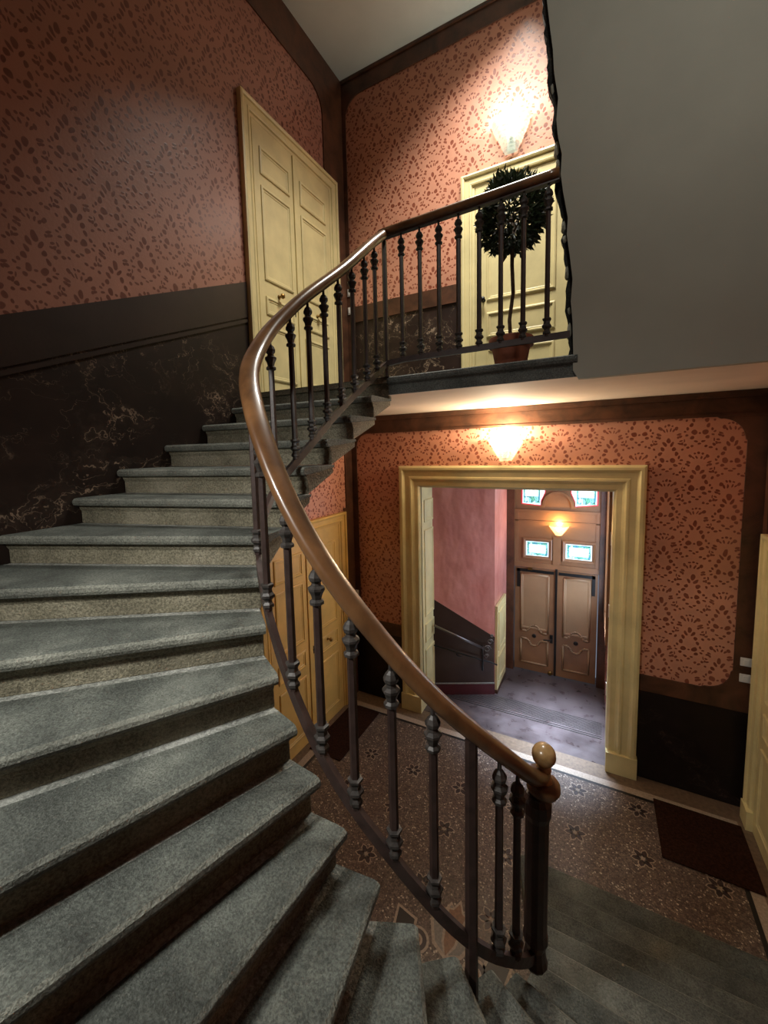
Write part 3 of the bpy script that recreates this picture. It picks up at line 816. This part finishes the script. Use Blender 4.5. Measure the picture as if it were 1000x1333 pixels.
# handrail of the hall stair
hr = empty('hall_handrail', FA((.3, .8, .05)), 'dark double-bar handrail along the brown hall dado', 'handrail')
c8 = [(math.cos(t * PI / 4), math.sin(t * PI / 4)) for t in range(8)]
def s_of(x): return (Vector((x, 0, 0)).x - A.x) / Uab.x
s0, s1 = .03, s_of(-1.30)
f = MB(FA); f.tube([(s0, 1.0, .055), (s1, .675, .055)], [(a * .016, b * .016) for a, b in c8], M['metal'], up=Vector((0, 0, 1))); f.build('upper_bar', hr, hr.location)
f = MB(FA); f.tube([(s0, .72, .05), (s1, .50, .05), (s1 + .1, .475, .05), (s1 + .19, .44, .06)], [(a * .010, b * .010) for a, b in c8], M['black'], up=Vector((0, 0, 1))); f.build('lower_bar', hr, hr.location)
f = MB(FA); f.tube([(s1, .70, .05), (s1, .36, .05)], [(a * .012, b * .012) for a, b in c8], M['black'], up=Vector((0, 0, 1))); f.build('end_post', hr, hr.location)
for (u, v, rr) in ((.06, .66, .05), (.10, .76, .035), (.05, .56, .03), (.12, .84, .02)):
    f = MB(FA); pth = [(s1 + u + rr * (1 - t / 26) * math.cos(t * .5), v + rr * (1 - t / 26) * math.sin(t * .5), .05) for t in range(18)]
    f.tube(pth, [(a * .007, b * .007) for a, b in c8], M['metal'], up=Vector((0, 0, 1))); f.build('scroll', hr, hr.location)
hk = MB(FA); hk.tube([(s_of(-1.60), .575, .001), (s_of(-1.60), .57, .03), (s_of(-1.58), .55, .04), (s_of(-1.54), .555, .04)], [(a * .006, b * .006) for a, b in c8], M['black'], up=Vector((0, 1, .1)))
tag(hk.build('wall_hook'), 'small dark hook on the brown hall dado below the bars', 'hook')

# ------------------------------------------------------------------ staircase
st = empty('stone_staircase', (WCX, WCY, 0), 'worn grey stone winding staircase curving up from lobby to landing', 'staircase')
for k in range(1, 24):
    p0, d0, t0 = nose(k); p1, d1, t1 = nose(k + 1)
    mbk = MB()
    N = 10
    def station(f, inset, lo=0.0):
        a = p0 + d0 * (inset + (t0 - .012 - inset) * f); b = p1 + d1 * (inset + (t1 - .012 - inset) * f)
        u = b - a; L = u.length; u = u / max(L, 1e-6)
        return a, u, L
    z1 = k * R; z0 = z1 - R
    slab, body = [], []
    nr = [(.012, -.050), (.002, -.044), (-.004, -.030), (-.002, -.014), (.010, -.003), (.024, 0.0)]
    for i in range(N + 1):
        f = i / N
        a, u, L = station(f, 0.0)
        ins = 0.0
        if i == 0: ins = .006
        pr = [a + u * s_ + Vector((0, 0, z1 + h)) for s_, h in nr]
        pr += [a + u * (L + .010) + Vector((0, 0, z1)), a + u * (L + .062) + Vector((0, 0, z1)), a + u * (L + .062) + Vector((0, 0, z1 - .016))]
        slab.append([tuple(q) for q in pr])
        a, u, L = station(f, .008)
        bp = [(.045, 0.0), (.045, R - .085), (.036, R - .07), (.030, R - .052), (.016, R - .047), (L + .058, R - .017), (L + .058, R - .05)]
        if k < 3: bp = [(.045, 0.0), (.045, R - .085), (.036, R - .07), (.030, R - .052), (.016, R - .046), (L + .06, R - .046), (L + .06, 0)]
        body.append([tuple(a + u * s_ + Vector((0, 0, z0 + h))) for s_, h in bp])
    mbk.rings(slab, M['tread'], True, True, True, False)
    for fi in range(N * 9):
        if fi % 9 < 4: mbk.mi[fi] = mbk.m(M['tread_nose'])
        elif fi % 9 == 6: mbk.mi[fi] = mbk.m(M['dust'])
    mbk.rings(body, M['riser'], True, True, True, False)
    mbk.build('step', st, st.location, bevel=.006)
# ------------------------------------------------------------------ railing
def catmull(pts, n=8):
    out = []
    P = [pts[0]] + list(pts) + [pts[-1]]
    for i in range(1, len(P) - 2):
        for j in range(n):
            t = j / n; q = []
            for c in range(len(pts[0])):
                a, b, c_, d = P[i - 1][c], P[i][c], P[i + 1][c], P[i + 2][c]
                q.append(.5 * (2 * b + (c_ - a) * t + (2 * a - 5 * b + 4 * c_ - d) * t * t + (3 * b - a - 3 * c_ + d) * t ** 3))
            out.append(tuple(q))
    out.append(tuple(pts[-1])); return out


RR = .640
RT = [(0, .64), (-85, .64), (-105, .65), (-120, .667), (-135, .680), (-150, .696), (-165, .698), (-180, .69)]
XT = [(-180, .69), (-200, .675), (-230, .655), (-260, .64), (-300, .635)]


def lerp_tab(tab, s):
    for (a, va), (b, vb) in zip(tab, tab[1:]):
        if a >= s >= b: return va + (vb - va) * (s - a) / (b - a)
    return tab[0][1] if s > tab[0][0] else tab[-1][1]


def plan(s):
    """s: degrees round the arc (0 right ... -180 left); past -180 one unit is a centimetre along the left edge"""
    if s > -180:
        r = sum(lerp_tab(RT, s + w) for w in (-10, -5, 0, 5, 10)) / 5
        return (WCX + r * math.cos(math.radians(s)), WCY + r * math.sin(math.radians(s)))
    return (WCX - lerp_tab(XT, s), WCY + (-180 - s) / 100)


RAIL_Z = [(-8, 1.96), (-14, 2.01), (-30, 2.19), (-45, 2.355), (-60, 2.525), (-75, 2.725), (-90, 2.92), (-105, 3.14), (-115, 3.31), (-125, 3.475), (-135, 3.60), (-145, 3.70), (-155, 3.79), (-165, 3.90), (-175, 4.02),
          (-185, 4.115), (-200, 4.24), (-220, 4.385), (-240, 4.535), (-270, 4.785), (-293, 4.955)]
BAR_Z = [(-8, 1.13), (-14, 1.19), (-30, 1.35), (-45, 1.51), (-60, 1.73), (-75, 1.95), (-90, 2.13), (-105, 2.37), (-115, 2.54), (-125, 2.71), (-135, 2.84), (-145, 2.91), (-155, 2.99), (-165, 3.105), (-175, 3.20),
         (-185, 3.28), (-200, 3.39), (-220, 3.545), (-240, 3.68), (-270, 3.86), (-293, 4.00)]
S_END = -293
def rail_pts(tab, s_start, dz, n=70):
    pts = []
    for i in range(n + 1):
        s = s_start + (S_END - s_start) * i / n
        z = sum(lerp_tab(tab, s + w) for w in (-8, -4, 0, 4, 8)) / 5 if s > -286 else lerp_tab(tab, s)
        x, y = plan(s); pts.append((x, y, z + dz))
    return pts


rl = empty('stair_railing', (WCX, YL, LAND), 'dark iron stair railing with polished wooden handrail and turned newel ball', 'railing')
ROOT = rl.location.copy()
hp = [(.044 * math.copysign(abs(math.cos(t)) ** .8, math.cos(t)), .030 * math.copysign(abs(math.sin(t)) ** .8, math.sin(t))) for t in [i * PI / 8 for i in range(16)]]
HT = .030
pts = rail_pts(RAIL_Z, -6, 0)
corner = (WCX - .635, YL - .01, 4.955)
land_rail = [corner] + [(x, YL - .01, 4.955 + (.03 * (x - corner[0]) / 1.29)) for x in (-1.2, -.9, -.6, -.3, -.245)]
mb = MB(); mb.tube(pts, hp, M['rail']); mb.tube(land_rail, hp, M['rail'])
mb.tube([(corner[0], corner[1] - .03, corner[2] - .012), corner, (corner[0] + .03, corner[1], corner[2])], hp, M['rail'])
# volute over the newel
NX, NY = WCX + RR * math.cos(math.radians(-9)), WCY + RR * math.sin(math.radians(-9))
NZT = 1.955
mb.lathe([(.03, -.042), (.056, -.034), (.066, -.016), (.065, .006), (.054, .020), (.03, .026)], (NX + .02, NY + .015, NZT - .012), M['rail'], 24)
tag(mb.build('handrail', rl, ROOT), 'polished brown wooden handrail')
bp_ = [(-.012, -.020), (.012, -.020), (.012, .020), (-.012, .020)]
mb = MB(); bpts = rail_pts(BAR_Z, -6, 0)
mb.tube(bpts, bp_, M['iron'], smooth=False)
BZL = LAND + .115
mb.tube([(bpts[-1][0], YL - .01, bpts[-1][2] + .0), (bpts[-1][0] + .05, YL - .01, BZL - .01), (-1.3, YL - .01, BZL), (-.17, YL - .01, BZL + .01)], bp_, M['iron'], smooth=False)
mb.build('bottom_rail', rl, ROOT)
mb = MB(); ip = [(-.018, -.005), (.018, -.005), (.018, .004), (-.018, .004)]
mb.tube([(p[0], p[1], p[2] - .036) for p in pts], ip, M['iron'], smooth=False); mb.tube([(p[0], p[1], p[2] - .036) for p in land_rail], ip, M['iron'], smooth=False)
mb.build('rail_plate', rl, ROOT)

# cast bud that crowns a baluster and collar that foots it (shared meshes)
capm = MB(); capm.lathe([(r * .86, h) for r, h in [(.020, -.10), (.031, -.096), (.031, -.086), (.020, -.078), (.026, -.060), (.036, -.044), (.036, -.036), (.022, -.028), (.019, -.018), (.030, -.008), (.031, .004), (.022, .020), (.010, .030), (.008, .060)]], (0, 0, 0), M['cast'], 8, False, rot=PI / 8)
colm = MB(); colm.lathe([(r * .90, h) for r, h in [(.016, .0), (.028, .004), (.028, .016), (.020, .026), (.020, .034), (.034, .046), (.034, .056), (.024, .066), (.022, .080), (.031, .092), (.031, .100), (.018, .104)]], (0, 0, 0), M['cast'], 6, False, rot=PI / 7)
cap_proto = col_proto = None


def baluster(x, y, zb, zt, fancy=True, rad=.0165, down=0.0, both=True):
    """zb: top of bottom rail, zt: underside of the handrail"""
    global cap_proto, col_proto
    s = MB()
    z0 = zb - down; z1 = zt - .055 if fancy else zt
    n = 6
    s.lathe([(rad * 1.08, z0), (rad, z0 + .2 * (z1 - z0)), (rad * .92, z1)], (x, y, 0), M['iron'], n, False, rot=PI / 7)
    o = s.build('baluster', rl, (x, y, zb)); o.location = Vector((x, y, zb)) - ROOT
    if fancy:
        if cap_proto is None:
            c = capm.build('baluster_cap', o); cap_proto = c
        else:
            c = cap_proto.copy(); COL.objects.link(c); c.parent = o
        c.location = (0, 0, zt - .062 - zb)
        if both:
            if col_proto is None:
                c = colm.build('baluster_collar', o); col_proto = c
            else:
                c = col_proto.copy(); COL.objects.link(c); c.parent = o
            c.location = (0, 0, .012)
    return o


def at_s(s):
    x, y = plan(s)
    zt = sum(lerp_tab(RAIL_Z, s + w) for w in (-8, -4, 0, 4, 8)) / 5 - HT - .006
    zb = sum(lerp_tab(BAR_Z, s + w) for w in (-8, -4, 0, 4, 8)) / 5 + .015
    return x, y, zb, zt


for s in (-25, -34): baluster(*at_s(s), rad=.0155)
x, y, zb, zt = at_s(-45); baluster(x, y, zb, zt, False, .024, down=.30)
for s in (-57.5, -70, -82.5, -94.5, -107, -123, -139, -152, -170, -185, -200, -215, -230, -246, -262, -277): baluster(*at_s(s))
x, y, zb, zt = at_s(-293); baluster(x, y, LAND + .10, zt, False, .020, down=.10)
for x in (-1.31, -1.165, -1.02, -.878, -.735, -.592, -.45, -.305):
    baluster(x, YL - .01, BZL + .015, 4.955 - HT - .006 + .03 * (x + 1.45) / 1.29)
# newel
nw = MB()
nw.lathe([(.030, 1.105), (.046, 1.115), (.052, 1.13), (.045, 1.155), (.040, 1.20), (.052, 1.24), (.047, 1.28), (.047, 1.80), (.056, 1.83), (.056, 1.88), (.044, 1.90), (.044, NZT - .05)], (NX, NY, 0), M['iron'], 12, False, rot=PI / 12)
o = nw.build('newel_post', rl, (NX, NY, 1.1)); o.location = Vector((NX, NY, 1.1)) - ROOT
bl = MB()
r_ = .047
bl.lathe([(.034, 0), (.038, .012), (.030, .024), (.021, .032), (.019, .044), (.030, .054), (.030, .060), (.018, .066)] + [(r_ * math.cos(a), .118 + r_ * math.sin(a)) for a in [(-65 + 155 * i / 12) * PI / 180 for i in range(12)]] + [(.004, .118 + r_)], (NX + .02, NY + .015, NZT), M['ball'], 24)
b = bl.build('newel_ball', o, (NX, NY, 1.1)); tag(b, 'pale turned wooden ball')

# ------------------------------------------------------------------ wall sconces
def sconce(name, label, fr, u, v, wtop, h, depth, mat, bulb, ribs=11, arcx=.0):
    root = empty(name, fr((u, v, 0)), label, 'wall lamp', 'fan-shaped glass wall sconces')
    rl_ = root.location
    s = MB(fr); NA = 22
    rings = []
    for k in range(ribs * 4 + 1):
        f = k / (ribs * 4)
        rw = (wtop / 2) * (.29 + .71 * f); rd = depth * (.32 + .68 * f)
        rib = .0055 * (1 if (k % 4) in (1, 2) else -.4)
        ring = []
        for i in range(NA + 1):
            a = PI * i / NA
            lift = arcx * f * math.sin(a)
            ring.append((u + (rw + rib) * math.cos(a), v + h * f + lift, .008 + (rd + rib) * math.sin(a)))
        rings.append(ring)
    s.rings(rings, mat, False, False, False, False)
    s.rings([rings[0], [(u, v, .008)] * (NA + 1)], mat, False, smooth=False)
    sh = s.build('lamp_shade', root, rl_)
    md = sh.modifiers.new('Solidify', 'SOLIDIFY'); md.thickness = .004
    b = MB(fr); b.box((u - wtop * .10, v + .03, .001), (u + wtop * .10, v + h * .6, .010), M['switch'])
    b.lathe([(.010, 0), (.010, .03)], (u, v + h * .45, .010), M['switch'], 10, axis='w')
    b.build('back_plate', root, rl_)
    g = MB(fr)
    g.lathe([(.004, -.032), (.018, -.024), (.026, -.008), (.026, .008), (.018, .024), (.004, .032)], (u, v + h * .62, .058), bulb, 12)
    g.build('bulb', root, rl_)
    return fr((u, v + h * .62, .058))


p_up = sconce('wall_sconce', 'ribbed glass fan sconce high above the landing door', FB, -.838, 6.27, .385, .30, .17, M['glass_white'], M['bulb'])
p_lo = sconce('wall_sconce', 'ribbed glass sconce above the wide doorway of the lobby', FB, -.875, 3.185, .385, .235, .17, M['glass_warm'], M['bulb_warm'])
p_en = sconce('wall_sconce', 'small amber sconce glowing over the street door', FE, -.448, 2.085, .25, .13, .11, M['glass_amber'], M['bulb_warm'])

# ------------------------------------------------------------------ potted bay tree
PX, PY = -.605, 3.36
pt = empty('potted_bay_tree', (PX, PY, LAND), 'clipped round bay tree on a thin stem in a terracotta pot', 'plant')
mb = MB(); mb.lathe([(.10, .0), (.105, .005), (.140, .19), (.140, .195), (.160, .195), (.164, .20), (.164, .255), (.158, .262), (.146, .262), (.142, .235)], (PX, PY, LAND + .001), M['pot'], 32)
mb.build('pot', pt, pt.location)
mb = MB(); mb.lathe([(.14, .222), (.07, .232), (.003, .236)], (PX, PY, LAND), M['soil'], 20); mb.build('soil', pt, pt.location)
mb = MB(); mb.tube([(PX, PY, LAND + .22), (PX - .012, PY, LAND + .40), (PX + .012, PY + .01, LAND + .60), (PX + .004, PY, LAND + .80), (PX + .008, PY, LAND + 1.15)], [(a * .014, b * .014) for a, b in c8], M['bark'], up=Vector((0, 1, 0)))
for i in range(14):
    a = i * 2.4; e = random.uniform(.05, .16)
    mb.tube([(PX + .006, PY, LAND + .92 + i * .02), (PX + e * math.cos(a), PY + e * math.sin(a), LAND + 1.0 + i * .022)], [(q * .005, w * .005) for q, w in c8], M['bark'], up=Vector((0, 1, .2)))
mb.build('trunk', pt, pt.location)
mb = MB()
CZ = LAND + 1.16
for i in range(2600):
    a = random.uniform(0, 2 * PI); h = random.uniform(-1, 1); q = math.sqrt(1 - h * h)
    rr = random.uniform(.45, 1.0) ** .5 * (1 + .10 * math.sin(3 * a + 2 * h))
    n = Vector((q * math.cos(a), q * math.sin(a), h))
    c = Vector((PX + n.x * .225 * rr, PY + n.y * .225 * rr, CZ + n.z * .255 * rr))
    d = (n + Vector((random.gauss(0, .5), random.gauss(0, .5), random.gauss(.1, .5)))).normalized()
    t = d.cross(Vector((random.random() - .5, random.random() - .5, random.random() - .5))).normalized(); nn = t.cross(d)
    L = random.uniform(.045, .075); w = L * .19
    b_ = mb.add([tuple(c), tuple(c + d * L * .45 + t * w + nn * .004), tuple(c + d * L - nn * .01), tuple(c + d * L * .45 - t * w + nn * .004)])
    mb.face((b_, b_ + 1, b_ + 2), M['leaf']); mb.face((b_, b_ + 2, b_ + 3), M['leaf'])
fo = mb.build('foliage', pt, pt.location)

# ------------------------------------------------------------------ mats, switches
def doormat(label, x0, y0, x1, y1):
    m = MB(); m.box((x0, y0, .0022), (x1, y1, .012), M['mat'])
    o = m.build('doormat', None, ((x0 + x1) / 2, (y0 + y1) / 2, 0)); o.location = ((x0 + x1) / 2, (y0 + y1) / 2, 0)
    tag(o, label, 'doormat', 'brown doormats of the lobby')
    mdf = o.modifiers.new('Bevel', 'BEVEL'); mdf.width = .004
doormat('brown doormat before the lower cream double door at left', -2.76, 3.38, -2.345, 4.30)
doormat('dark brown doormat lying in the right corner of the lobby', .535, 3.715, 1.165, 4.35)


def switch(label, fr, u, v, w=.085, h=.075, group=None):
    root = empty('light_switch', fr((u, v, T)), label, 'switch', group)
    m = MB(fr); m.box((u - w / 2, v - h / 2, T), (u + w / 2, v + h / 2, T + .010), M['switch']); m.build('plate', root, root.location, bevel=.003)
    m = MB(fr); m.box((u - w * .22, v - h * .3, T + .010), (u + w * .22, v + h * .3, T + .015), M['switch']); m.build('rocker', root, root.location)
switch('upper white switch plate on the brown post beside the right-hand door', FB, 1.19, 1.392, group='white plates on the right brown post')
switch('lower white switch plate on the brown post beside the right-hand door', FB, 1.19, 1.242, group='white plates on the right brown post')
switch('upper small white switch in the landing corner behind the railing', FB, -2.79, 5.31, .045, .09, group='white plates in the landing corner')
switch('lower small white switch in the landing corner behind the railing', FB, -2.79, 5.09, .045, .09, group='white plates in the landing corner')
switch('small white switch on the brown corner post by the lower cream door', FB, -2.80, 1.42, .05, .08)

# ------------------------------------------------------------------ lights
def point(name, loc, power, color, r=.05):
    l = bpy.data.lights.new(name, 'POINT'); l.energy = power; l.color = color; l.shadow_soft_size = r
    o = bpy.data.objects.new(name, l); COL.objects.link(o); o.location = loc; return o


def area(name, loc, target, power, color, sx, sy, spread=180):
    l = bpy.data.lights.new(name, 'AREA'); l.shape = 'RECTANGLE'; l.size = sx; l.size_y = sy; l.energy = power; l.color = color; l.spread = math.radians(spread)
    o = bpy.data.objects.new(name, l); COL.objects.link(o); o.location = loc
    o.rotation_euler = (Vector(target) - Vector(loc)).to_track_quat('-Z', 'Y').to_euler(); return o


point('upper_sconce_light', p_up + Vector((0, -.085, .15)), 17, (1, .95, .86), .04)
point('lower_sconce_light', p_lo + Vector((0, -.095, .12)), 60, (1, .83, .58), .04)
point('entry_sconce_light', p_en + Vector((0, -.035, .07)), 13, (1, .60, .22), .025)
area('stair_lamp', (-1.4, -.45, 4.15), (-1.35, 1.15, 2.2), 21, (1, .97, .90), .3, .2, 108)
area('plaster_wall_fill', (.5, -.3, 7.0), (.6, 2.9, 5.4), 9, (1, .97, .88), .4, .4, 80)  # unseen fill added to brighten the grey plaster wall
area('landing_ceiling_lamp', (-.9, 3.65, 7.70), (-1.0, 3.8, 3.9), 76, (1, .97, .88), 1.0, .9, 101)
area('hall_floor_fill', (.10, 5.45, 2.05), (-.25, 5.08, 0), 50, (.62, .78, 1), .4, 1.0, 48)  # cool fill added to lay a bluish patch on the hall floor

w = bpy.data.worlds.new('World'); SC.world = w; w.use_nodes = True
w.node_tree.nodes['Background'].inputs[0].default_value = (.5, .6, .75, 1); w.node_tree.nodes['Background'].inputs[1].default_value = .3

# ------------------------------------------------------------------ camera
yaw, pit, rol = 5.09231254e-01, 9.70668398e-02, -2.56539928e-02
fw = Vector((-math.sin(yaw) * math.cos(pit), math.cos(yaw) * math.cos(pit), -math.sin(pit)))
rt = Vector((math.cos(yaw), math.sin(yaw), 0)); up = rt.cross(fw)
r2 = rt * math.cos(rol) + up * math.sin(rol); u2 = up * math.cos(rol) - rt * math.sin(rol)
cam = bpy.data.cameras.new('camera'); co = bpy.data.objects.new('camera', cam); COL.objects.link(co)
mw = Matrix.Identity(4)
for i in range(3): mw[i][0], mw[i][1], mw[i][2] = r2[i], u2[i], -fw[i]
mw[0][3], mw[1][3], mw[2][3] = 0, 0, EYE
co.matrix_world = mw
cam.sensor_fit = 'HORIZONTAL'; cam.sensor_width = 36; cam.lens = 36 * .531435
cam.shift_x = .01794; cam.shift_y = -.0289
cam.clip_start = .02
SC.camera = co
SC.view_settings.view_transform = 'Standard'; SC.view_settings.look = 'None'; SC.view_settings.gamma = 1; SC.view_settings.use_curve_mapping = False
SC.view_settings.exposure = 0.12
